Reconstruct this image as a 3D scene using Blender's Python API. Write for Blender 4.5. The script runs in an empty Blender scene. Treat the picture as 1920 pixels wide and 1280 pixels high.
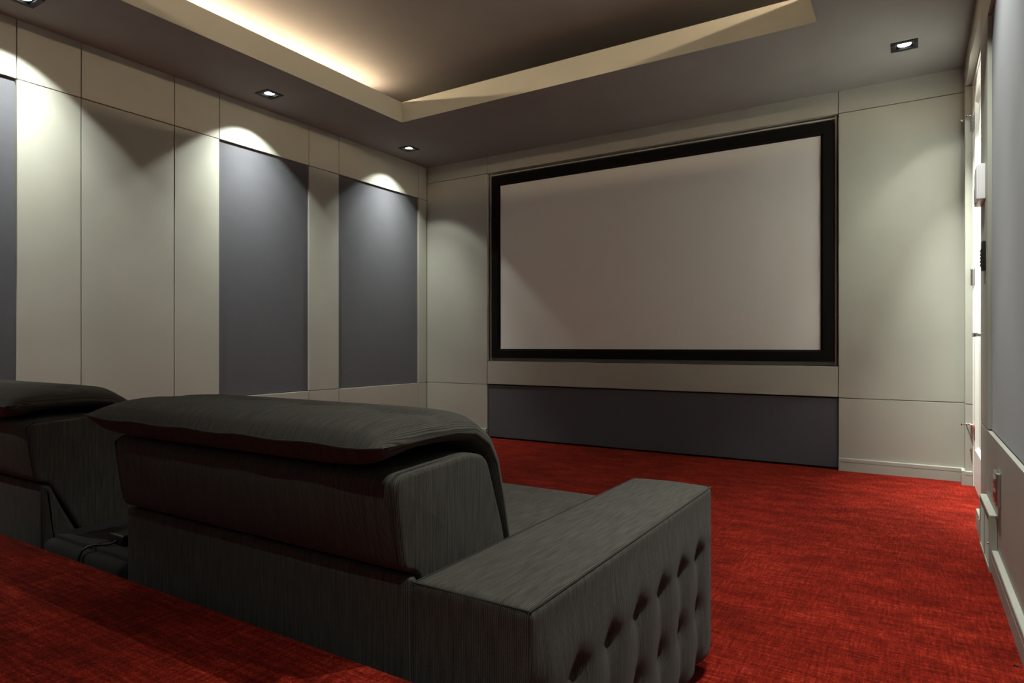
import bpy, bmesh, math, random
from mathutils import Vector
random.seed(7)
S = bpy.context.scene
COL = S.collection
PI = math.pi

# ------------------------------------------------------------------ camera, world, exposure
cam_d = bpy.data.cameras.new('camera'); cam = bpy.data.objects.new('camera', cam_d); COL.objects.link(cam)
cam.location = (3.9182, -4.7507, 0.8214)
cam.rotation_euler = (PI / 2, 0, 0.5584)
cam_d.sensor_width = 36.0; cam_d.lens = 1208.156 / 1920 * 36.0
cam_d.shift_y = 7.67 / 1920
cam_d.clip_start = 0.02
S.camera = cam
wd = bpy.data.worlds.new('world'); S.world = wd; wd.use_nodes = True
wd.node_tree.nodes['Background'].inputs[0].default_value = (0, 0, 0, 1)
wd.node_tree.nodes['Background'].inputs[1].default_value = 0.0
S.view_settings.view_transform = 'Standard'; S.view_settings.look = 'None'
S.view_settings.gamma = 1.0; S.view_settings.use_curve_mapping = False
S.view_settings.exposure = -0.1

SPOT_W = 46.0           # each downlight, wide beam
CORE_W = 46.0          # each downlight, inner beam
MID_W = 92.0           # each downlight, middle beam
SPOT_COL = (0.97, 1.0, 0.92)
LED_STRENGTH = 460.0
LED_COL = (1.0, 0.75, 0.49)

# ------------------------------------------------------------------ dimensions (metres)
H = 2.5                 # soffit height
XR = 4.172              # face of the right wall
YB = -6.5               # rear wall
Z1, Z2, ZF, ZS = 2.194, 0.476, 2.353, 0.685
TX0, TX1, TY0, TY1 = 0.644, 3.489, -3.75, -1.075   # ceiling tray
LIP = 2.652             # top of the tray fascia
UP = 2.81               # upper ceiling
RZ, RY = 0.34, -4.03    # riser height and edge

# ------------------------------------------------------------------ materials
def mat(name, color, rough=0.8, metal=0.0, spec=0.3, build=None):
    m = bpy.data.materials.new(name); m.use_nodes = True
    nt = m.node_tree; b = nt.nodes['Principled BSDF']
    b.inputs['Base Color'].default_value = (*color, 1); b.inputs['Roughness'].default_value = rough
    b.inputs['Metallic'].default_value = metal; b.inputs['Specular IOR Level'].default_value = spec
    if build: build(nt, b)
    return m
def N(nt, t, **kw):
    n = nt.nodes.new(t)
    for k, v in kw.items():
        if k.startswith('i_'):
            key = k[2:]
            n.inputs[int(key) if key.isdigit() else key].default_value = v
        else: setattr(n, k, v)
    return n
def math_n(nt, op, a, b=None, c=None):
    n = N(nt, 'ShaderNodeMath', operation=op)
    for i, v in enumerate((a, b, c)):
        if v is None: continue
        if isinstance(v, (int, float)): n.inputs[i].default_value = v
        else: nt.links.new(v, n.inputs[i])
    return n.outputs[0]
def ramp(nt, fac, stops):
    r = N(nt, 'ShaderNodeValToRGB'); e = r.color_ramp.elements
    while len(e) < len(stops): e.new(0.5)
    for el, (p, c) in zip(e, stops): el.position = p; el.color = (*c, 1)
    nt.links.new(fac, r.inputs[0]); return r.outputs[0]
def bump(nt, b, h, strength, dist):
    n = N(nt, 'ShaderNodeBump'); n.inputs['Strength'].default_value = strength; n.inputs['Distance'].default_value = dist
    nt.links.new(h, n.inputs['Height']); nt.links.new(n.outputs[0], b.inputs['Normal']); return n

def paint_mat(name, col, rough=0.55, spec=0.25, var=0.04):
    def bld(nt, b):
        tc = N(nt, 'ShaderNodeTexCoord')
        n1 = N(nt, 'ShaderNodeTexNoise', i_Scale=3.0, i_Detail=3.0); nt.links.new(tc.outputs['Object'], n1.inputs['Vector'])
        nt.links.new(ramp(nt, n1.outputs['Fac'], [(0.3, tuple(c * (1 - var) for c in col)), (0.7, tuple(c * (1 + var) for c in col))]), b.inputs['Base Color'])
        n2 = N(nt, 'ShaderNodeTexNoise', i_Scale=420.0, i_Detail=2.0); nt.links.new(tc.outputs['Object'], n2.inputs['Vector'])
        bump(nt, b, n2.outputs['Fac'], 0.12, 0.001)
    return mat(name, col, rough, 0, spec, bld)
def cloth_mat(name, col, thread=700.0, var=0.25, sheen=0.15):
    def bld(nt, b):
        tc = N(nt, 'ShaderNodeTexCoord')
        n1 = N(nt, 'ShaderNodeTexNoise', i_Scale=thread * .9, i_Detail=2.0); nt.links.new(tc.outputs['Object'], n1.inputs['Vector'])
        mp = N(nt, 'ShaderNodeMapping'); mp.inputs['Scale'].default_value = (9, 9, 14); nt.links.new(tc.outputs['Object'], mp.inputs['Vector'])
        n3 = N(nt, 'ShaderNodeTexNoise', i_Scale=1.0, i_Detail=3.0); nt.links.new(mp.outputs[0], n3.inputs['Vector'])
        f = math_n(nt, 'ADD', math_n(nt, 'MULTIPLY', n1.outputs['Fac'], 0.9), math_n(nt, 'MULTIPLY', n3.outputs['Fac'], 0.1))
        nt.links.new(ramp(nt, f, [(0.3, tuple(c * (1 - var) for c in col)), (0.7, tuple(c * (1 + var) for c in col))]), b.inputs['Base Color'])
        bump(nt, b, n1.outputs['Fac'], 0.18, 0.0006)
        b.inputs['Sheen Weight'].default_value = sheen; b.inputs['Sheen Roughness'].default_value = 0.5
    return mat(name, col, 0.9, 0, 0.15, bld)
def rib_mat(name, dark, light, pitch=0.0030, wrap=False):
    """Ribbed upholstery: ribs run up the faces and along the tops; the rib axis follows the way the cloth was cut."""
    def bld(nt, b):
        tc = N(nt, 'ShaderNodeTexCoord'); ge = tc.outputs['Normal']
        sx = N(nt, 'ShaderNodeSeparateXYZ'); nt.links.new(tc.outputs['Object'], sx.inputs[0])
        sn = N(nt, 'ShaderNodeSeparateXYZ'); nt.links.new(ge, sn.inputs[0])
        side = math_n(nt, 'GREATER_THAN', math_n(nt, 'ABSOLUTE', sn.outputs[0]), 2.0 if wrap else 0.72)
        c = N(nt, 'ShaderNodeMix', data_type='FLOAT'); nt.links.new(side, c.inputs[0]); nt.links.new(sx.outputs[0], c.inputs[2]); nt.links.new(sx.outputs[1], c.inputs[3])
        wob = N(nt, 'ShaderNodeTexNoise', i_Scale=9.0, i_Detail=1.0); nt.links.new(tc.outputs['Object'], wob.inputs['Vector'])
        coord = math_n(nt, 'ADD', c.outputs[0], math_n(nt, 'MULTIPLY', wob.outputs['Fac'], 0.004))
        w = math_n(nt, 'SINE', math_n(nt, 'MULTIPLY', coord, 2 * PI / pitch))
        w01 = math_n(nt, 'MULTIPLY_ADD', w, 0.5, 0.5)
        # slub streaks along the ribs
        cx = N(nt, 'ShaderNodeCombineXYZ'); nt.links.new(math_n(nt, 'MULTIPLY', coord, 160.0), cx.inputs[0])
        al = N(nt, 'ShaderNodeMix', data_type='FLOAT'); nt.links.new(side, al.inputs[0])
        nt.links.new(math_n(nt, 'ADD', sx.outputs[1], sx.outputs[2]), al.inputs[2]); nt.links.new(sx.outputs[2], al.inputs[3])
        nt.links.new(math_n(nt, 'MULTIPLY', al.outputs[0], 14.0), cx.inputs[1])
        st = N(nt, 'ShaderNodeTexNoise', i_Scale=1.0, i_Detail=4.0); nt.links.new(cx.outputs[0], st.inputs['Vector'])
        fz = N(nt, 'ShaderNodeTexNoise', i_Scale=900.0, i_Detail=2.0); nt.links.new(tc.outputs['Object'], fz.inputs['Vector'])
        f = math_n(nt, 'ADD', math_n(nt, 'MULTIPLY', w01, 0.30), math_n(nt, 'MULTIPLY', st.outputs['Fac'], 0.44))
        f = math_n(nt, 'ADD', f, math_n(nt, 'MULTIPLY', fz.outputs['Fac'], 0.40))
        mid = tuple((a + c2) * .45 for a, c2 in zip(dark, light))
        nt.links.new(ramp(nt, f, [(0.22, dark), (0.55, mid), (0.88, light)]), b.inputs['Base Color'])
        hh = math_n(nt, 'ADD', w01, math_n(nt, 'MULTIPLY', fz.outputs['Fac'], 0.8))
        bump(nt, b, hh, 0.45, 0.0009)
        b.inputs['Sheen Weight'].default_value = 0.04; b.inputs['Sheen Roughness'].default_value = 0.45
    return mat(name, light, 0.92, 0, 0.12, bld)
def carpet_mat(name):
    def bld(nt, b):
        tc = N(nt, 'ShaderNodeTexCoord'); O = tc.outputs['Object']
        def nz(scale3, detail=3.0, rough=0.55):
            mp = N(nt, 'ShaderNodeMapping'); mp.inputs['Scale'].default_value = scale3; nt.links.new(O, mp.inputs['Vector'])
            n = N(nt, 'ShaderNodeTexNoise', i_Scale=1.0, i_Detail=detail, i_Roughness=rough); nt.links.new(mp.outputs[0], n.inputs['Vector']); return n.outputs['Fac']
        a = nz((11, 120, 40), 4.0, .7); c = nz((130, 12, 40), 4.0, .7); d = nz((4.2, 9.0, 5), 5.0, .6); e = nz((420, 420, 420), 2.0, .8); g = nz((150, 260, 150), 3.0, .7)
        def k(x, w): return math_n(nt, 'MULTIPLY', math_n(nt, 'SUBTRACT', x, 0.5), w)
        f = math_n(nt, 'ADD', 0.5, k(a, 0.36))
        for x, w in ((c, 0.30), (d, 0.26), (e, 0.34), (g, 0.34)): f = math_n(nt, 'ADD', f, k(x, w))
        nt.links.new(ramp(nt, f, [(0.36, (0.030, 0.0010, 0.0004)), (0.46, (0.110, 0.0040, 0.0013)), (0.56, (0.255, 0.0130, 0.0055)), (0.67, (0.52, 0.060, 0.030))]), b.inputs['Base Color'])
        hh = math_n(nt, 'ADD', math_n(nt, 'MULTIPLY', e, 0.7), math_n(nt, 'MULTIPLY', g, 0.6))
        bump(nt, b, hh, 0.8, 0.004)
        b.inputs['Sheen Weight'].default_value = 0.10; b.inputs['Sheen Tint'].default_value = (1, .25, .15, 1)
    return mat(name, (.3, .02, .01), 0.95, 0, 0.08, bld)

M = {}
M['paint'] = paint_mat('taupe_paint', (0.380, 0.383, 0.332))
M['soffit'] = paint_mat('taupe_ceiling_paint', (0.232, 0.222, 0.213), 0.8, 0.1)
M['gap'] = mat('dark_joint', (0.02, 0.018, 0.016), 0.9, 0, 0.1)
M['fabric'] = cloth_mat('slate_acoustic_fabric', (0.082, 0.084, 0.096))
M['carpet'] = carpet_mat('red_carpet')
M['velvet'] = cloth_mat('black_velvet', (0.006, 0.0055, 0.005), 900, 0.5, 0.0)
M['screen'] = mat('projection_cloth', (0.78, 0.80, 0.76), 0.6, 0, 0.25)
M['glint_arc'] = mat('projection_cloth_glint', (0.72, 0.70, 0.66), 0.35, 0, 0.5)  # satin cloth tone for the glints modelled on the screen
M['sofa'] = rib_mat('charcoal_ribbed_upholstery', (0.0052, 0.0050, 0.0042), (0.137, 0.129, 0.110))
M['cushion'] = rib_mat('charcoal_ribbed_cushion', (0.0052, 0.0050, 0.0042), (0.137, 0.129, 0.110), 0.0030, True)
M['piping'] = cloth_mat('charcoal_piping', (0.030, 0.028, 0.025), 900, 0.3)
M['black'] = mat('black_plastic', (0.012, 0.012, 0.012), 0.45, 0, 0.4)
M['leather'] = cloth_mat('black_console_cover', (0.030, 0.029, 0.030), 500, 0.25, 0.05)
M['white'] = paint_mat('white_door_paint', (0.80, 0.79, 0.74), 0.4, 0.35, 0.01)
M['plastic'] = mat('white_plastic', (0.80, 0.80, 0.82), 0.35, 0, 0.4)
M['chrome'] = mat('polished_chrome', (0.75, 0.75, 0.74), 0.15, 1.0)
M['steel'] = mat('brushed_steel', (0.55, 0.54, 0.53), 0.28, 1.0)
M['orange'] = mat('orange_sticker', (0.85, 0.10, 0.02), 0.5)
M['rust'] = mat('red_primer', (0.22, 0.045, 0.035), 0.6)
M['trimblack'] = mat('black_trim_metal', (0.018, 0.018, 0.018), 0.45, 0.3)
M['reflector'] = mat('lamp_reflector', (0.85, 0.88, 0.9), 0.2, 1.0)
def emis(name, col, s):
    m = bpy.data.materials.new(name); m.use_nodes = True; nt = m.node_tree
    b = nt.nodes['Principled BSDF']; b.inputs['Base Color'].default_value = (.8, .8, .8, 1)
    b.inputs['Emission Color'].default_value = (*col, 1); b.inputs['Emission Strength'].default_value = s
    return m
M['lens'] = emis('lamp_lens', (0.93, 0.97, 1.0), 9.0)
M['led'] = emis('warm_led', LED_COL, LED_STRENGTH)
M['led_dim'] = emis('warm_led_dimmed', LED_COL, LED_STRENGTH * .5)

# ------------------------------------------------------------------ mesh helpers (world coordinates in, object space out)
WORG = {}
def link(name, verts, faces, material, parent=None, smooth=False, origin=None):
    me = bpy.data.meshes.new(name)
    if parent is not None: org = WORG[parent.name]
    else: org = Vector(origin) if origin is not None else Vector((0, 0, 0))
    me.from_pydata([tuple(Vector(v) - org) for v in verts], [], faces)
    me.validate(); me.update()
    bm = bmesh.new(); bm.from_mesh(me); bmesh.ops.recalc_face_normals(bm, faces=bm.faces); bm.to_mesh(me); bm.free()
    if smooth:
        me.polygons.foreach_set('use_smooth', [True] * len(me.polygons)); me.set_sharp_from_angle(angle=math.radians(48))
    me.materials.append(M[material] if isinstance(material, str) else material)
    o = bpy.data.objects.new(name, me); COL.objects.link(o)
    if parent is not None: o.parent = parent
    else: o.location = org
    WORG[o.name] = org
    return o
def thing(name, loc, label, cat, group=None, kind=None):
    o = bpy.data.objects.new(name, None); COL.objects.link(o); o.location = loc; o.empty_display_size = 0.05
    WORG[o.name] = Vector(loc); tag(o, label, cat, group, kind); return o
def tag(o, label=None, cat=None, group=None, kind=None):
    if label: o['label'] = label
    if cat: o['category'] = cat
    if group: o['group'] = group
    if kind: o['kind'] = kind
    return o
class MB:
    def __init__(s): s.v = []; s.f = []
    def add(s, v, f):
        k = len(s.v); s.v += [tuple(p) for p in v]; s.f += [tuple(i + k for i in q) for q in f]; return s
    def box(s, x0, x1, y0, y1, z0, z1, bev=0.0):
        if bev <= 0:
            v = [(x, y, z) for x in (x0, x1) for y in (y0, y1) for z in (z0, z1)]
            return s.add(v, [(0, 1, 3, 2), (4, 6, 7, 5), (0, 4, 5, 1), (2, 3, 7, 6), (0, 2, 6, 4), (1, 5, 7, 3)])
        bm = bmesh.new(); bmesh.ops.create_cube(bm, size=1)
        for q in bm.verts: q.co = Vector(((x0 + x1) / 2 + q.co.x * (x1 - x0), (y0 + y1) / 2 + q.co.y * (y1 - y0), (z0 + z1) / 2 + q.co.z * (z1 - z0)))
        bmesh.ops.bevel(bm, geom=list(bm.edges), offset=bev, segments=2, profile=0.5, affect='EDGES')
        bm.verts.index_update(); s.add([q.co[:] for q in bm.verts], [[q.index for q in f.verts] for f in bm.faces]); bm.free(); return s
    def prism(s, prof, axis, a0, a1):
        """profile of 2D points extruded along an axis; the two other axes in x,y,z order"""
        def P(p, a):
            return {'x': (a, p[0], p[1]), 'y': (p[0], a, p[1]), 'z': (p[0], p[1], a)}[axis]
        n = len(prof); v = [P(p, a0) for p in prof] + [P(p, a1) for p in prof]
        return s.add(v, [(i, (i + 1) % n, n + (i + 1) % n, n + i) for i in range(n)] + [tuple(range(n))[::-1], tuple(range(n, 2 * n))])
    def tube(s, pts, r, n=8, closed=False):
        pts = [Vector(p) for p in pts]; m = len(pts); rings = []; up = None
        for i, p in enumerate(pts):
            a = pts[(i - 1) % m] if (closed or i > 0) else p; b = pts[(i + 1) % m] if (closed or i < m - 1) else p
            t = (b - a).normalized()
            if up is None:
                up = Vector((0, 0, 1)) if abs(t.z) < .9 else Vector((1, 0, 0))
            u = (up - t * up.dot(t)).normalized(); w = t.cross(u); up = u
            rings.append([p + (u * math.cos(2 * PI * k / n) + w * math.sin(2 * PI * k / n)) * r for k in range(n)])
        f = []
        for i in range(m if closed else m - 1):
            j = (i + 1) % m
            f += [(i * n + k, i * n + (k + 1) % n, j * n + (k + 1) % n, j * n + k) for k in range(n)]
        if not closed: f += [tuple(range(n))[::-1], tuple((m - 1) * n + k for k in range(n))]
        return s.add([q for r_ in rings for q in r_], f)
    def lathe(s, prof, c, axis='z', n=20):
        v = []; f = []
        for r, h in prof:
            for k in range(n):
                a = 2 * PI * k / n; x, y = r * math.cos(a), r * math.sin(a)
                v.append({'z': (c[0] + x, c[1] + y, c[2] + h), 'y': (c[0] + x, c[1] + h, c[2] + y), 'x': (c[0] + h, c[1] + x, c[2] + y)}[axis])
        for i in range(len(prof) - 1):
            f += [(i * n + k, i * n + (k + 1) % n, (i + 1) * n + (k + 1) % n, (i + 1) * n + k) for k in range(n)]
        f += [tuple(range(n))[::-1], tuple((len(prof) - 1) * n + k for k in range(n))]
        return s.add(v, f)
    def rbox(s, x0, x1, y0, y1, z0, z1, r, step=0.02, disp=None):
        """rounded box from gridded faces, with an optional displacement of its points"""
        lo = Vector((x0, y0, z0)); hi = Vector((x1, y1, z1)); size = hi - lo
        def ticks(a, b):
            n = max(2, int(round((b - a - 2 * r) / step))); t = [a, a + r * .15, a + r * .4, a + r * .7]
            t += [a + r + (b - a - 2 * r) * i / n for i in range(n + 1)]; t += [b - r * .7, b - r * .4, b - r * .15, b]; return t
        T = [ticks(lo[i], hi[i]) for i in range(3)]; idx = {}; V = []; F = []
        def vid(p):
            k = tuple(round(c, 6) for c in p)
            if k not in idx:
                q = Vector(p); c = Vector([min(max(q[i], lo[i] + r), hi[i] - r) for i in range(3)]); d = q - c
                out = c + d.normalized() * r if d.length > 1e-9 else q
                if disp: out = Vector(disp(out, d.normalized() if d.length > 1e-9 else d))
                idx[k] = len(V); V.append(out)
            return idx[k]
        for ax in range(3):
            b, c = [i for i in range(3) if i != ax]
            for side in (lo[ax], hi[ax]):
                for i in range(len(T[b]) - 1):
                    for j in range(len(T[c]) - 1):
                        q = []
                        for (bi, ci) in ((i, j), (i + 1, j), (i + 1, j + 1), (i, j + 1)):
                            p = [0, 0, 0]; p[ax] = side; p[b] = T[b][bi]; p[c] = T[c][ci]; q.append(vid(p))
                        F.append(tuple(q))
        return s.add(V, F)
    def loft(s, prof, x0, x1, r, nx=12, puff=None, mid=None):
        """closed (y, z) profile run along x with rounded ends of radius r"""
        n = len(prof); P = [Vector((p[0], p[1])) for p in prof]
        area = sum(P[i].x * P[(i + 1) % n].y - P[(i + 1) % n].x * P[i].y for i in range(n)); sg = 1 if area > 0 else -1
        nrm = []
        for i in range(n):
            a = (P[i] - P[i - 1]).normalized(); b = (P[(i + 1) % n] - P[i]).normalized(); t = (a + b)
            t = t.normalized() if t.length > 1e-6 else b
            nrm.append(Vector((t.y, -t.x)) * sg)
        sec = []
        for k in range(6): a = PI / 2 * k / 5; sec.append((x0 + r * (1 - math.sin(a)), r * (1 - math.cos(a))))
        sec = sec[::-1]
        sec += [(x0 + r + (x1 - x0 - 2 * r) * i / nx, 0) for i in range(1, nx)]
        sec += [(x1 - (x - x0), ins) for x, ins in sec[:6][::-1]]
        v = []
        for x, ins in sec:
            for i in range(n):
                q = P[i] - nrm[i] * ins; p = Vector((x, q.x, q.y))
                if puff: p = Vector(puff(p, nrm[i]))
                v.append(p)
        m = len(sec)
        f = [(i * n + k, i * n + (k + 1) % n, (i + 1) * n + (k + 1) % n, (i + 1) * n + k) for i in range(m - 1) for k in range(n)]
        v += [(sec[0][0], *mid), (sec[-1][0], *mid)]; c0, c1 = len(v) - 2, len(v) - 1
        f += [((k + 1) % n, k, c0) for k in range(n)] + [((m - 1) * n + k, (m - 1) * n + (k + 1) % n, c1) for k in range(n)]
        return s.add(v, f)
    def build(s, name, material, parent=None, smooth=False, origin=None): return link(name, s.v, s.f, material, parent, smooth, origin)
def dens(poly, step=0.02, closed=True):
    out = []; n = len(poly)
    for i in range(n if closed else n - 1):
        a = Vector(poly[i]); b = Vector(poly[(i + 1) % n]); k = max(1, int((b - a).length / step))
        out += [tuple(a + (b - a) * j / k) for j in range(k)]
    if not closed: out.append(tuple(poly[-1]))
    return out
def rounded(poly, rad, seg=4):
    """round the corners of a closed 2D polygon; rad: one radius or a list"""
    out = []; n = len(poly)
    for i in range(n):
        r = rad[i] if isinstance(rad, (list, tuple)) else rad
        p = Vector(poly[i]); a = Vector(poly[i - 1]) - p; b = Vector(poly[(i + 1) % n]) - p
        if r <= 0: out.append(tuple(p)); continue
        d = min(r, a.length * .45, b.length * .45); A = p + a.normalized() * d; B = p + b.normalized() * d
        for k in range(seg + 1):
            t = k / seg; out.append(tuple(A * (1 - t) ** 2 + p * 2 * t * (1 - t) + B * t * t))
    return out

# ------------------------------------------------------------------ the room: floor, riser, ceiling
MB().box(-.06, XR + .13, YB - .05, .08, -.1, 0).build('floor', 'carpet')['kind'] = 'structure'
prof = [(YB - .02, 0.0), (RY, 0.0)] + [(RY - .022 + .022 * math.cos(a), RZ - .022 + .022 * math.sin(a)) for a in [PI / 2 * k / 6 for k in range(7)]] + [(YB - .02, RZ)]
fr = MB().prism(prof, 'x', -.02, XR + .02).build('floor_riser', 'carpet'); fr['kind'] = 'structure'

SPOTS = [(0.265, -0.56), (0.265, -1.96), (0.265, -3.36), (3.87, -0.53), (3.87, -1.95), (3.87, -3.35), (0.265, -4.76), (0.265, -6.10), (3.87, -6.10), (3.87, -4.76)]
OPN = 0.044            # half opening of a downlight
ceil = MB()
x_c = sorted({-.06, XR + .13, TX0, TX1, .265 - OPN, .265 + OPN, 3.87 - OPN, 3.87 + OPN})
y_c = sorted({YB - .05, .08, TY0, TY1, *[y - OPN for _, y in SPOTS], *[y + OPN for _, y in SPOTS]})
def hole(x, y):
    if TX0 < x < TX1 and TY0 < y < TY1: return True
    return any(abs(x - a) < OPN and abs(y - b) < OPN for a, b in SPOTS)
ids = {}
def cv(x, y):
    if (x, y) not in ids: ids[(x, y)] = len(ceil.v); ceil.v.append((x, y, H))
    return ids[(x, y)]
for i in range(len(x_c) - 1):
    for j in range(len(y_c) - 1):
        if not hole((x_c[i] + x_c[i + 1]) / 2, (y_c[j] + y_c[j + 1]) / 2):
            ceil.f.append((cv(x_c[i], y_c[j]), cv(x_c[i], y_c[j + 1]), cv(x_c[i + 1], y_c[j + 1]), cv(x_c[i + 1], y_c[j])))
ceiling = ceil.build('ceiling', 'soffit'); ceiling['kind'] = 'structure'
# solid top of the dropped soffit (a shelf above the plaster) and the tray fascia
sh = MB()
for a in ((-.06, TX0 - .025, YB - .05, .08), (TX1 + .025, XR + .13, YB - .05, .08), (TX0 - .025, TX1 + .025, TY1 + .025, .08), (TX0 - .025, TX1 + .025, YB - .05, TY0 - .025)):
    sh.box(*a, H + .07, H + .09)
sh.build('soffit_shelf', 'soffit', ceiling)
T = .025
for a in ((TX0 - T, TX0, TY0 - T, TY1 + T), (TX1, TX1 + T, TY0 - T, TY1 + T), (TX0, TX1, TY1, TY1 + T), (TX0, TX1, TY0 - T, TY0)):
    MB().box(*a, H + .0006, LIP).build('tray_fascia', 'paint', ceiling)
MB().box(-.06, XR + .13, YB - .05, .08, UP, UP + .05).build('upper_ceiling', 'soffit', ceiling)

# ------------------------------------------------------------------ walls made of panels over a dark backing
G = 0.0022             # half a joint
def panels_left(wall, cols):
    for y0, y1, kind in cols:
        spans = [(0.0, Z2), (Z2, Z1), (Z1, H)]
        for z0, z1 in spans:
            up = z0 == Z2
            front = 0.0; m = 'paint'; nm = 'wall_panel'
            if up and kind == 'F': front = -.014; m = 'fabric'; nm = 'fabric_panel'
            if up and kind == 'R': front = -.003
            MB().box(-.045, front, y0 + G, y1 - G, z0 + (G if z0 > 0 else 0), z1 - (G if z1 < H else -.02), 0.0012).build(nm, m, wall)
wl = MB().box(-.09, -.04, YB - .05, .08, -.05, UP + .05).build('wall_left', 'gap'); wl['kind'] = 'structure'
LCOLS = [(-.121, 0.0, 'P'), (-1.10, -.121, 'F'), (-1.403, -1.10, 'P'), (-2.149, -1.403, 'F'), (-2.455, -2.149, 'P'), (-2.986, -2.455, 'R'),
         (-3.289, -2.986, 'P'), (-4.035, -3.289, 'F'), (-4.338, -4.035, 'P'), (-5.317, -4.338, 'F'), (-5.62, -5.317, 'P'), (-6.5, -5.62, 'F')]
panels_left(wl, LCOLS)

wf = MB().box(-.05, XR + .13, .09, .13, -.05, UP + .05).build('wall_front', 'gap'); wf['kind'] = 'structure'
NX0, NX1 = 0.691, 3.491
def fp(x0, x1, z0, z1, front=0.0, m='paint', nm='wall_panel', g=G):
    return MB().box(x0 + g, x1 - g, front, .095, z0 + (g if z0 > 0 else 0), z1 - (g if z1 < H else -.02), 0.0012).build(nm, m, wf)
for (a, b) in ((0.0, NX0), (NX1, XR + .02)):
    fp(a, b, 0, Z2); fp(a, b, Z2, ZF); fp(a, b, ZF, H)
fp(NX0, NX1, ZF, H)
fp(NX0, NX1, Z2 + .004, ZS, 0.0, 'paint', 'ledge_panel')
fp(NX0 + .004, NX1 - .004, .012, Z2 - .004, 0.012, 'fabric', 'fabric_panel')
MB().box(NX0, NX1, .075, .095, ZS, ZF).build('niche_back', 'paint', wf)
MB().box(NX0 + .012, NX0 + .022, .03, .08, ZS, ZF).build('niche_lining', 'paint', wf)
MB().box(NX1 - .022, NX1 - .012, .03, .08, ZS, ZF).build('niche_lining', 'paint', wf)
MB().box(NX0 + .022, NX1 - .022, .03, .08, ZF - .022, ZF - .012).build('niche_lining', 'paint', wf)

wr = MB().box(4.257, 4.31, YB - .05, .13, -.05, UP + .05).build('wall_right', 'gap'); wr['kind'] = 'structure'
DY0, DY1 = -1.155, -.105        # door recess
def rp(y0, y1, z0, z1, front=XR, m='paint', nm='wall_panel'):
    return MB().box(front, 4.26, y0 + G, y1 - G, z0 + (G if z0 > 0 else 0), z1 - (G if z1 < H else -.02), 0.0012).build(nm, m, wr)
rp(DY1, .03, 0, Z2); rp(DY1, .03, Z2, ZF); rp(DY1, .03, ZF, H)
rp(DY0, DY1, ZF, H)
for y0, y1, kind in [(-1.482, DY0, 'P'), (-3.2, -1.482, 'F'), (-3.5, -3.2, 'P'), (-4.0, -3.5, 'F'), (-4.2, -4.0, 'P'), (-5.2, -4.2, 'F'), (-5.5, -5.2, 'P'), (-6.5, -5.5, 'F')]:
    rp(y0, y1, 0, Z2); rp(y0, y1, Z1 - .02, H)
    if kind == 'F': rp(y0, y1, Z2, Z1 - .02, XR + .014, 'fabric', 'fabric_panel')
    else: rp(y0, y1, Z2, Z1 - .02)
wb = MB().box(-.06, XR + .13, YB - .09, YB - .04, -.05, UP + .05).build('wall_rear', 'gap'); wb['kind'] = 'structure'
xs = [0, .7, 1.4, 2.1, 2.8, 3.5, XR]
for i in range(6):
    for z0, z1 in ((0, Z2), (Z2, Z1), (Z1, H)):
        fab = i % 2 == 1 and z0 == Z2
        MB().box(xs[i] + G, xs[i + 1] - G, YB - .045, YB - (.014 if fab else 0), z0 + G, z1 - (G if z1 < H else -.02)).build('fabric_panel' if fab else 'wall_panel', 'fabric' if fab else 'paint', wb)

# baseboards with a fine groove: profile as (distance from the wall, height)
BB = [(0, 0), (.018, 0), (.018, .056), (.0145, .0565), (.0145, .0595), (.018, .060), (.018, .080), (.016, .083), (0, .083)]
def base(name, axis, a0, a1, face, sign):
    o = MB().prism([(face + sign * d, z) for d, z in BB], axis, a0, a1).build(name, 'paint'); o['kind'] = 'structure'; return o
bf = base('baseboard_front', 'x', NX1 + .003, XR, 0.0, -1)
MB().prism([(-d, z) for d, z in BB], 'x', 0.0, NX0 - .003).build('baseboard_run', 'paint', bf)
br = base('baseboard_right', 'y', DY1 - .018, -.018, XR, -1)
MB().prism([(DY1 - d, z) for d, z in BB], 'x', XR, 4.205).build('baseboard_return', 'paint', br)
MB().prism([(XR - d, z) for d, z in BB], 'y', -1.44, DY0).build('baseboard_run', 'paint', br)
MB().prism([(XR - d, z) for d, z in BB], 'y', RY, -1.861).build('baseboard_run', 'paint', br)
bl = base('baseboard_left', 'y', RY, 0.0, 0.0, 1)

# ------------------------------------------------------------------ door in the recess of the right wall
door = thing('door_1', (4.23, (DY0 + DY1) / 2, 0), 'white panelled door with three chrome hinges recessed beside the screen wall', None, None, 'structure')
FX = 4.207
for a in ((DY1 - .034, DY1, 0, ZF), (DY0, DY0 + .034, 0, ZF), (DY0 + .034, DY1 - .034, ZF - .034, ZF)):
    MB().box(FX, 4.257, a[0], a[1], a[2], a[3], .0015).build('door_frame', 'white', door)
LY0, LY1, LZ1 = DY0 + .037, DY1 - .037, ZF - .037
LXF = 4.212
st = .075
for a in ((LY1 - st, LY1, .006, LZ1), (LY0, LY0 + st, .006, LZ1)):
    MB().box(LXF, 4.252, *a, .001).build('door_stile', 'white', door)
for z0, z1 in ((.006, .225), (LZ1 - .10, LZ1)):
    MB().box(LXF, 4.252, LY0 + st, LY1 - st, z0, z1, .001).build('door_rail', 'white', door)
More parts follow.
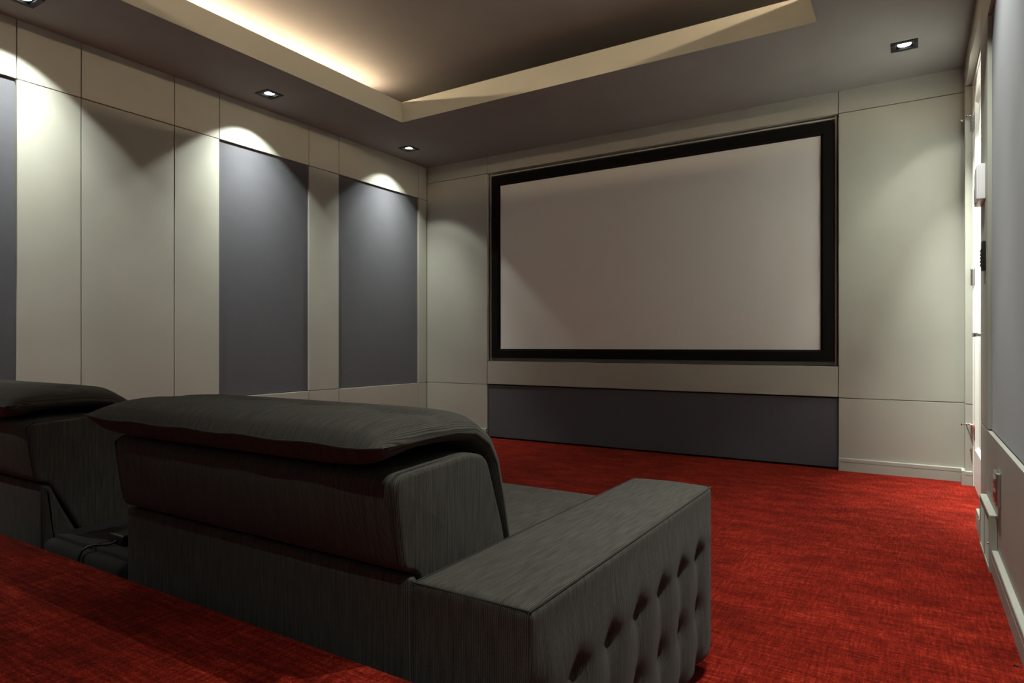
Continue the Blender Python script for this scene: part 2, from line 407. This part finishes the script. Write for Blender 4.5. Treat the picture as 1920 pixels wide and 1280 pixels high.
# bevelled moulding and the sunk panel
py0, py1, pz0, pz1 = LY0 + st, LY1 - st, .225, LZ1 - .10
MB().box(4.228, 4.245, py0, py1, pz0, pz1).build('door_panel', 'white', door)
for prof, ax, a0, a1 in (([(LXF + .001, pz0), (4.228, pz0), (4.228, pz0 + .018)], 'y', py0, py1), ([(LXF + .001, pz1), (4.228, pz1), (4.228, pz1 - .018)], 'y', py0, py1),
                         ([(LXF + .001, py0), (4.228, py0), (4.228, py0 + .018)], 'z', pz0, pz1), ([(LXF + .001, py1), (4.228, py1), (4.228, py1 - .018)], 'z', pz0, pz1)):
    MB().prism(prof, ax, a0, a1).build('door_moulding', 'white', door)
def hinge(z0, z1, stop, sticker):
    y = DY1 - .0355; x = FX - .006
    b = MB()
    n = 5; hz = (z1 - z0) / n
    for k in range(n): b.lathe([(.0055, .0006), (.0062, .001), (.0062, hz - .001), (.0055, hz - .0006)], (x, y, z0 + k * hz), n=12)
    b.lathe([(.003, 0), (.0068, .002), (.0045, .007), (.001, .009)], (x, y, z1), n=12)
    h = b.build('hinge', 'chrome', door, True)
    MB().box(FX - .0012, FX + .001, y + .002, y + .030, z0, z1).build('hinge_plate', 'chrome', h)
    MB().box(LXF - .0012, LXF + .001, y - .070, y - .004, z0, z1).build('hinge_plate', 'rust' if sticker else 'steel', h)
    if stop:
        s = MB(); zz = z1 + .004
        s.tube([(x, y, zz), (x - .012, y + .008, zz + .004), (x - .024, y + .006, zz + .006)], .0035, 8)
        s.lathe([(.002, 0), (.009, .002), (.010, .007), (.006, .011)], (x - .030, y + .001, zz + .001), 'x', 14)
        s.tube([(x, y, zz), (x - .018, y + .03, zz - .002), (x - .040, y + .052, zz - .006)], .0025, 8)
        s.lathe([(.002, 0), (.0065, .002), (.0065, .008), (.003, .010)], (x - .043, y + .053, zz - .006), 'y', 12)
        s.build('hinge_stop', 'chrome', h, True)
    if sticker:
        MB().box(LXF - .0030, LXF - .0012, y - .068, y - .006, z1 - .012, z1 + .008).build('sticker', 'orange', h)['label'] = 'small orange sticker on the lowest hinge'
hinge(2.068, 2.160, True, False); hinge(1.171, 1.269, False, False); hinge(.275, .355, True, True)
lv = MB()
ly, lz = LY0 + .055, .873
lv.lathe([(.024, 0), (.024, -.006), (.022, -.008), (.009, -.0085), (.009, -.045)], (LXF, ly, lz), 'x', 20)
lv.rbox(LXF - .060, LXF - .046, ly - .012, ly + .125, lz - .010, lz + .010, .005, .03)
lv.build('lever_handle', 'steel', door, True)

# ------------------------------------------------------------------ cove lighting on the soffit shelf
def led(axis, fixed, sgn, a0, a1, label, m='led'):
    """tape stuck on the inner face of a batten; sgn points into the room"""
    def bx(f0, f1, z0, z1, g=0.0):
        f0, f1 = min(f0, f1), max(f0, f1)
        return MB().box(f0, f1, a0 - g, a1 + g, z0, z1) if axis == 'x' else MB().box(a0 - g, a1 + g, f0, f1, z0, z1)
    loc = (fixed, (a0 + a1) / 2, H + .09) if axis == 'x' else ((a0 + a1) / 2, fixed, H + .09)
    t = thing('led_strip', loc, label, 'cove light', 'warm cove light strips above the ceiling tray')
    bx(fixed - sgn * .022, fixed, H + .09, 2.700, .008).build('batten', 'soffit', t)
    bx(fixed, fixed + sgn * .003, 2.689, 2.697).build('diode_tape', m, t)
led('x', TX0 - .30, 1, TY0 + .1, TY1 - .06, 'warm light strip hidden in the cove above the fabric-panelled wall')
led('x', TX1 + .30, -1, TY0 + .1, TY1 - .06, 'warm light strip hidden in the cove on the door side')
led('y', TY0 - .30, 1, TX0 + .1, TX1 - .1, 'warm light strip hidden in the cove at the back of the room', 'led_dim')

# ------------------------------------------------------------------ downlights
LAB = {0: 'square black downlight in the soffit nearest the screen on the fabric-panelled side',
       1: 'square black downlight second from the screen on the fabric-panelled side',
       2: 'square black downlight third from the screen on the fabric-panelled side',
       3: 'square black downlight in the soffit corner between the screen and the door',
       4: 'square black downlight second from the screen on the door side',
       5: 'square black downlight third from the screen on the door side',
       6: 'square black downlight fourth from the screen on the fabric-panelled side',
       7: 'unseen square black downlight added for bounce light by the rear wall on the fabric-panelled side',  # unseen rear-wall pair, added so the back of the room bounces light
       8: 'unseen square black downlight added for bounce light by the rear wall on the door side',
       9: 'unseen square black downlight added to lift the sofa backs, fourth from the screen on the door side'}  # unseen, added at low power to brighten the sofa backs and riser
def downlight(i, x, y):
    t = thing('downlight', (x, y, H), LAB[i], 'downlight', 'recessed square downlights in the soffit')
    o, n = .065, .040
    tr = MB()
    for a in ((-o, o, -o, -n), (-o, o, n, o), (-o, -n, -n, n), (n, o, -n, n)): tr.box(x + a[0], x + a[1], y + a[2], y + a[3], H - .005, H + .002, .0015)
    tr.build('trim', 'trimblack', t)
    hs = MB()
    for a in ((-n - .003, -n, -n, n), (n, n + .003, -n, n), (-n - .003, n + .003, -n - .003, -n), (-n - .003, n + .003, n, n + .003)): hs.box(x + a[0], x + a[1], y + a[2], y + a[3], H, H + .055)
    hs.box(x - n, x + n, y - n, y + n, H + .050, H + .055)
    hs.build('housing', 'trimblack', t)
    lamp = MB().lathe([(.034, .006), (.036, .006), (.037, .010), (.026, .040), (.012, .048)], (x, y, H), 'z', 24).build('lamp', 'reflector', t, True)
    MB().lathe([(.0335, .0045), (.034, .006)], (x, y, H), 'z', 24).build('lens', 'lens', lamp)
    # the lamp is swivelled inside its trim towards the wall beside it (the one by the door aims at the door)
    sd = 1 if x < 2 else -1
    for w, ang, bl, nm, ty in ((SPOT_W, 100, .22, 'flood', 7), (MID_W, 88, .75, 'middle', 10), (CORE_W, 50, .9, 'core', 13)):
        rot = {0: (-1, ty), 3: (0, -20), 9: (0, 0), 4: (0, -ty if nm != 'core' else 4), 5: (0, -ty * .5), 6: (0, 0)}.get(i, (0, ty * sd))
        ld = bpy.data.lights.new('downlight_' + nm, 'SPOT'); ld.color = SPOT_COL
        ld.energy = w * {0: .6 if nm == 'flood' else 1.0, 3: {'flood': .35, 'middle': 3.4, 'core': 7.6}[nm], 6: 2.2, 9: .35}.get(i, 1.0)
        if i == 3 and nm == 'middle': ang = 66
        ld.spot_size = math.radians(ang); ld.spot_blend = bl; ld.shadow_soft_size = .012
        lo = bpy.data.objects.new('downlight_' + nm, ld); COL.objects.link(lo); lo.parent = t; lo.location = (0, 0, .002)
        lo.rotation_euler = (math.radians(rot[0]), math.radians(rot[1]), 0)
for i, (x, y) in enumerate(SPOTS): downlight(i, x, y)

# ------------------------------------------------------------------ projection screen
scr = thing('projection_screen', (2.091, .05, .713), 'wide grey projection screen in a black velvet frame filling the front wall niche', 'screen')
ox0, ox1, oz0, oz1 = .722, 3.463, .713, 2.318
ix0, ix1, iz0, iz1 = .805, 3.382, .793, 2.236
def bar(pts):
    # mitred frame bar with a chamfered inner edge; pts = outer a, outer b, inner b, inner a
    oa, ob, ib, ia = pts; v = []
    for (px, pz), (qx, qz) in (((oa), (ia)), ((ob), (ib))):
        l = Vector((px, pz)); r = Vector((qx, qz))
        for t, y in ((0, .07), (0, .024), (.06, .02), (.80, .02), (1, .034), (1, .07)):
            c = l + (r - l) * t; v.append((c.x, y, c.y))
    f = [(k, (k + 1) % 6, 6 + (k + 1) % 6, 6 + k) for k in range(6)] + [tuple(range(6))[::-1], tuple(range(6, 12))]
    MB().add(v, f).build('frame_bar', 'velvet', scr)
bar(((ox0, oz0), (ox1, oz0), (ix1, iz0), (ix0, iz0))); bar(((ox1, oz0), (ox1, oz1), (ix1, iz1), (ix1, iz0)))
bar(((ox1, oz1), (ox0, oz1), (ix0, iz1), (ix1, iz1))); bar(((ox0, oz1), (ox0, oz0), (ix0, iz0), (ix0, iz1)))
sf = MB().box(ix0 - .01, ix1 + .01, .040, .055, iz0 - .01, iz1 + .01).build('screen_surface', 'screen', scr)

for pts in ([(1.318, 1.018), (1.323, 1.045), (1.339, 1.065), (1.359, 1.071), (1.379, 1.066), (1.394, 1.048), (1.402, 1.016), (1.407, 0.972), (1.409, 0.918)],  # curved glints put into the shape as thin raised arcs
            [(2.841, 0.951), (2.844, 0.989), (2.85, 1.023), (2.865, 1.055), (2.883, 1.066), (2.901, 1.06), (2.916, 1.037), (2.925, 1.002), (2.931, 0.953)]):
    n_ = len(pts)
    for k in range(1): MB().tube([(a, .0400, c) for a, c in pts], .0016, 6).build('glint_arc', 'glint_arc', sf, True)['label'] = 'thin raised arc shaped to imitate a glint on the screen'
# ------------------------------------------------------------------ sofas
def smooth01(t): t = min(max(t, 0), 1); return t * t * (3 - 2 * t)
def sofa(x0, x1, arm, px0, px1, label):
    t = thing('recliner_sofa', ((x0 + x1) / 2, -3.5, 0), label, 'sofa', 'ribbed charcoal recliners in front of the riser')
    # rear shell of the base
    prof = rounded([(-3.995, .05), (-3.995, .465), (-3.975, .465), (-3.95, .404), (-3.915, .335), (-3.86, .24), (-3.83, .05)], [.03, .03, .03, .05, .05, .05, .03])
    ps = MB().loft(dens(prof, .03), x0 - .012, x1, .014, 20, None, (-3.955, .2)).build('rear_shell', 'sofa', t, True)
    # seat box and cushion
    MB().rbox(x0, x1 - .004, -3.86, -3.05, .05, .262, .015, .06).build('seat_base', 'sofa', t, True)
    tufts = [(x0 + (x1 - x0) * (i + .5) / 4, -3.62 + .17 * j) for i in range(4) for j in range(4)]
    def seat_d(p, d):
        if d.z > .3:
            k = sum(math.exp(-((p.x - a) ** 2 + (p.y - b) ** 2) / (2 * .022 ** 2)) for a, b in tufts)
            u = (p.x - x0) / (x1 - x0); w = (p.y + 3.72) / .70
            p.z += .010 * math.sin(PI * min(max(u, 0), 1)) * math.sin(PI * min(max(w, 0), 1)) - .012 * min(k, 1)
        return p
    MB().rbox(x0 + .003, x1 - .006, -3.73, -3.03, .266, .391, .028, .022, seat_d).build('seat_cushion', 'sofa', t, True)
    # backrest
    bp_ = rounded([(-4.030, .624), (-4.007, .476), (-3.978, .468), (-3.94, .40), (-3.90, .32), (-3.86, .28), (-3.70, .28), (-3.722, .47), (-3.781, .622), (-3.83, .634)],
                  [.026, .026, .018, .03, .03, .03, .03, .03, .045, .03])
    xm, hw = (x0 + x1) / 2, (x1 - x0) / 2
    def puff(p, n):
        e = max(0, 1 - abs((p.x - xm) / hw) ** 6)
        if n.x < -.7 and .48 < p.z < .63: p.y -= .008 * e * math.sin(PI * (p.z - .48) / .15)
        return p
    bk = MB().loft(dens(bp_, .02), x0, x1 - .001, .009, 24, puff, (-3.83, .46)).build('backrest', 'sofa', t, True)
    for xx in (x0 + .010, x1 - .011):
        pts = [(xx, a, b) for a, b in [(-3.722, .47), (-3.765, .585), (-3.785, .613), (-3.82, .6295), (-3.93, .629), (-4.012, .6245), (-4.0270, .615), (-4.0255, .60), (-4.016, .53), (-4.009, .492), (-4.000, .479), (-3.982, .472)]]
        MB().tube(pts,   .0021, 6).build('piping', 'piping', bk, True)
    # head cushion folded over the back: a padded strip along a bent path
    path = dens([(-4.055, .667), (-4.00, .669), (-3.93, .671), (-3.86, .671), (-3.80, .664), (-3.757, .640), (-3.730, .600), (-3.716, .55), (-3.700, .49), (-3.684, .42), (-3.676, .395)], .012, False)
    L = len(path); nw = 44
    dents = [(px0 + (px1 - px0) * (k + .5) / 4) for k in range(4)]
    def prof_w(u): return max(0.0, 1 - abs(2 * u - 1) ** 9) ** .5
    top = []; bot = []; V = []; F = []
    cum = [0]
    for i in range(1, L): cum.append(cum[-1] + (Vector(path[i]) - Vector(path[i - 1])).length)
    tot = cum[-1]
    for side in (1, -1):
        for i in range(L):
            a = Vector(path[max(0, i - 1)]); b = Vector(path[min(L - 1, i + 1)]); tg = (b - a).normalized(); nr = Vector((-tg.y, tg.x))
            s = cum[i] / tot; rampw = .16 if side == 1 else .055
            hs = (max(0.0, 1 - (1 - min(s / rampw, 1)) ** 2.0)) ** .5 * (1 if s < .9 else max(0, 1 - ((s - .9) / .1) ** 2) ** .5)
            for j in range(nw + 1):
                u = j / nw; u = .5 - .5 * math.cos(PI * u) if True else u
                x = px0 + (px1 - px0) * u
                h = hs * prof_w(u)
                thick = (.040 if s < .45 else .040 - .012 * smooth01((s - .45) / .25)) if side == 1 else (.036 - .012 * smooth01((s - .06) / .12))
                dn = 0
                if side == 1:
                    for dx in dents: dn += math.exp(-((x - dx) / .030) ** 2 - ((s - .29) / .05) ** 2) * .021 + math.exp(-((x - dx) / .05) ** 2 - ((s - .62) / .04) ** 2) * .008
                    dn += .004 * math.exp(-((s - .30) / .03) ** 2)
                q = Vector(path[i]) + nr * side * max(0.0, thick * h - dn * h)
                # corners drawn out to points, edges slightly hollow
                corner = (1 - prof_w(u)) * (1 - hs)
                V.append((x + (.012 * math.copysign(1, u - .5) * (1 - hs) * abs(2 * u - 1) ** 3), q.x, q.y + .0015 * math.sin(x * 37) * (1 - hs) + .004 * corner))
    W = nw + 1
    for k in range(2):
        o = k * L * W
        for i in range(L - 1):
            for j in range(nw): F.append((o + i * W + j, o + i * W + j + 1, o + (i + 1) * W + j + 1, o + (i + 1) * W + j))
    pil = MB().add(V, F)
    bm = bmesh.new(); me = bpy.data.meshes.new('tmp'); me.from_pydata(pil.v, [], pil.f); bm.from_mesh(me); bmesh.ops.remove_doubles(bm, verts=bm.verts, dist=.0004)
    bm.verts.index_update(); pil.v = [v.co[:] for v in bm.verts]; pil.f = [tuple(v.index for v in f.verts) for f in bm.faces]; bm.free(); bpy.data.meshes.remove(me)
    hc = pil.build('head_cushion', 'cushion', t, True)
    edge = [V[j] for j in range(W)]
    MB().tube([(a, b - .001, c) for a, b, c in edge],   .0019, 6).build('piping', 'piping', hc, True)
    # arm
    if arm > 0: ax0, ax1 = x1 + .001, x1 + .215
    else: ax0, ax1 = x0 - .215, x0 - .013
    tz = (.322, .183, .045)
    ty = [-3.203 - .1305 * k for k in range(7)]
    face = ax1 if arm > 0 else ax0
    def arm_d(p, d):
        if d.x * arm > .3 and abs(p.x - face) < .02:
            k = 0; g = 0
            for yy in ty:
                for zz in tz:
                    dy, dz = p.y - yy, p.z - zz
                    r2 = dy * dy + dz * dz; k += .72 * math.exp(-r2 / (2 * .021 ** 2)) + .5 * math.exp(-r2 / (2 * .007 ** 2))
                    g += math.exp(-(dy / .010) ** 2 - ((dz + .02) / .06) ** 2) * .30 + math.exp(-(dz / .012) ** 2 - (dy / .05) ** 2) * .12
            bulge = .007 * abs(math.sin(PI * (p.y + 3.203) / .1305)) if p.z < .33 else .007 * smooth01((.44 - p.z) / .1)
            p.x += arm * (bulge * smooth01((p.y + 3.99) / .05) * smooth01((-3.075 - p.y) / .05) - .0105 * min(k, 1.25) - .003 * min(g, 1.2))
        if d.z > .5: p.z += .004 * math.sin(PI * (p.x - ax0) / (ax1 - ax0))
        return p
    am = MB().rbox(ax0, ax1, -3.995, -3.07, .045, .459, .013, .0095, arm_d).build('armrest', 'sofa', t, True)
    e = .004; zt = .4575
    loop = dens([(ax0 + e, -3.995 + e), (ax1 - e, -3.995 + e), (ax1 - e, -3.07 - e), (ax0 + e, -3.07 - e)], .03)
    MB().tube([(a, b, zt) for a, b in loop],   .0019, 6, True).build('piping', 'piping', am, True)
    lx0, lx1 = min(ax0, x0), max(ax1, x1)
    for xx in (lx0 + .06, lx1 - .06):
        for yy in (-3.90, -3.16):
            MB().lathe([(.018, 0), (.020, .004), (.024, .052)], (xx, yy, 0), 'z', 14).build('foot', 'black', t, True)
    return t
sofa(2.45, 3.261, 1, 2.395, 3.250, 'charcoal ribbed recliner whose tufted arm stands open to the aisle')
sofa(1.23, 2.04, -1, 1.17, 1.985, 'charcoal ribbed recliner farther from the aisle, cut by the picture edge')

# low console between the two recliners
cs = thing('seat_console', (2.245, -3.55, 0), 'low black console filling the gap between the two recliners', 'console')
MB().rbox(2.050, 2.428, -4.000, -3.10, .0, .334, .018, .05).build('console_body', 'leather', cs, True)
MB().rbox(2.062, 2.25, -3.978, -3.14, .326, .345, .004, .06).build('console_lid', 'leather', cs, True)
MB().rbox(2.253, 2.420, -3.978, -3.14, .326, .345, .004, .06).build('console_lid', 'leather', cs, True)
ad = MB().rbox(2.262, 2.330, -3.945, -3.86, .3455, .370, .005, .03).build('power_adapter', 'black', None, True, (2.296, -3.90, .3455)); tag(ad, 'small black power adapter lying on the console between the recliners', 'adapter')
pts = []
ctrl = [(2.300, -3.945, .355), (2.297, -3.953, .3500), (2.288, -3.962, .3480), (2.275, -3.971, .3480), (2.264, -3.980, .3475), (2.257, -3.990, .344), (2.252, -3.999, .337), (2.250, -4.0045, .322), (2.249, -4.006, .26)]
cb = MB().tube(ctrl, .0028, 8).build('power_cable', 'black', None, True, (2.25, -3.99, .0)); tag(cb, 'thin black cable running from the adapter over the back of the console', 'cable')

# ------------------------------------------------------------------ fittings on the right wall
tb = thing('door_chime', (XR, -1.30, 1.42), 'white ribbed box high on the narrow panel beside the door', 'wall box')
MB().rbox(XR - .026, XR, -1.395, -1.20, 1.440, 1.590, .004, .05).build('cover', 'plastic', tb, True)
MB().rbox(XR - .031, XR - .024, -1.385, -1.30, 1.443, 1.587, .003, .05).build('cover_plate', 'plastic', tb, True)
for k in range(9): MB().box(XR - .030, XR - .025, -1.290, -1.212, 1.452 + k * .007, 1.455 + k * .007).build('slot_rib', 'plastic', tb)
rm = thing('wall_keypad', (XR, -1.37, 1.2), 'slim dark keypad with a column of buttons on the narrow panel beside the door', 'keypad')
MB().rbox(XR - .013, XR, -1.408, -1.335, 1.140, 1.262, .003, .05).build('keypad_body', 'black', rm, True)
for k in range(5):
    for q in range(2): MB().box(XR - .016, XR - .012, -1.398 + q * .034, -1.372 + q * .034, 1.160 + k * .015, 1.170 + k * .015, .001).build('button', 'black', rm)
so = thing('socket_plate', (XR, -1.90, .31), 'brushed steel socket plate above the vent grille on the door-side wall', 'socket')
MB().rbox(XR - .014, XR, -1.968, -1.868, .262, .378, .003, .05).build('plate', 'steel', so, True)
for z in (.290, .336):
    s_ = MB().rbox(XR - .0165, XR - .013, -1.948, -1.888, z - .014, z + .022, .0015, .05).build('outlet', 'steel', so, True)
    for q in (-1.928, -1.908): MB().box(XR - .0170, XR - .0160, q - .003, q + .003, z - .002, z + .012).build('outlet_slot', 'black', s_)
vt = thing('vent_box', (XR, -1.65, 0), 'taupe wooden vent box with a wire grille standing against the skirting', 'vent')
vx, vy0, vy1, vz = 4.147, -1.859, -1.452, .208
b = .013
MB().box(vx, XR - .001, vy0, vy1, vz - b, vz, .001).build('vent_top', 'paint', vt)
MB().box(vx, XR - .001, vy0, vy1, 0, b, .001).build('vent_bottom', 'paint', vt)
MB().box(vx, XR - .001, vy0, vy0 + .02, b, vz - b, .001).build('vent_side', 'paint', vt)
MB().box(vx, XR - .001, vy1 - .02, vy1, b, vz - b, .001).build('vent_side', 'paint', vt)
MB().box(XR - .006, XR - .001, vy0 + .02, vy1 - .02, b, vz - b).build('vent_back', 'gap', vt)
ym = (vy0 + vy1) / 2
MB().box(vx, vx + .012, ym - .005, ym + .005, b, vz - b).build('vent_mullion', 'paint', vt)
g = MB()
for k in range(21): z = b + .004 + k * .0085; g.tube([(vx + .004, vy0 + .02, z), (vx + .004, vy1 - .02, z)], .0022, 6)
go = g.build('grille_wires', 'paint', vt); go['kind'] = 'stuff'
for yy in (vy0 + .028, vy1 - .004): MB().lathe([(.0045, 0), (.004, -.003), (.001, -.004)], (vx, yy, .10), 'x', 10).build('screw', 'chrome', vt, True)

cr = MB(); ccx, ccy = 4.139, -2.667
rng = random.Random(3)
cr.add([(ccx + .006 * math.cos(a) * rng.uniform(.6, 1.3), ccy + .004 * math.sin(a) * rng.uniform(.6, 1.3), z) for z in (0.0005, .003) for a in [2 * PI * k / 7 for k in range(7)]],
       [(k, (k + 1) % 7, 7 + (k + 1) % 7, 7 + k) for k in range(7)] + [tuple(range(7))[::-1], tuple(range(7, 14))])
cro = cr.build('carpet_crumb', 'black', None, False, (ccx, ccy, 0)); tag(cro, 'tiny dark crumb lying on the red carpet near the skirting', 'crumb')
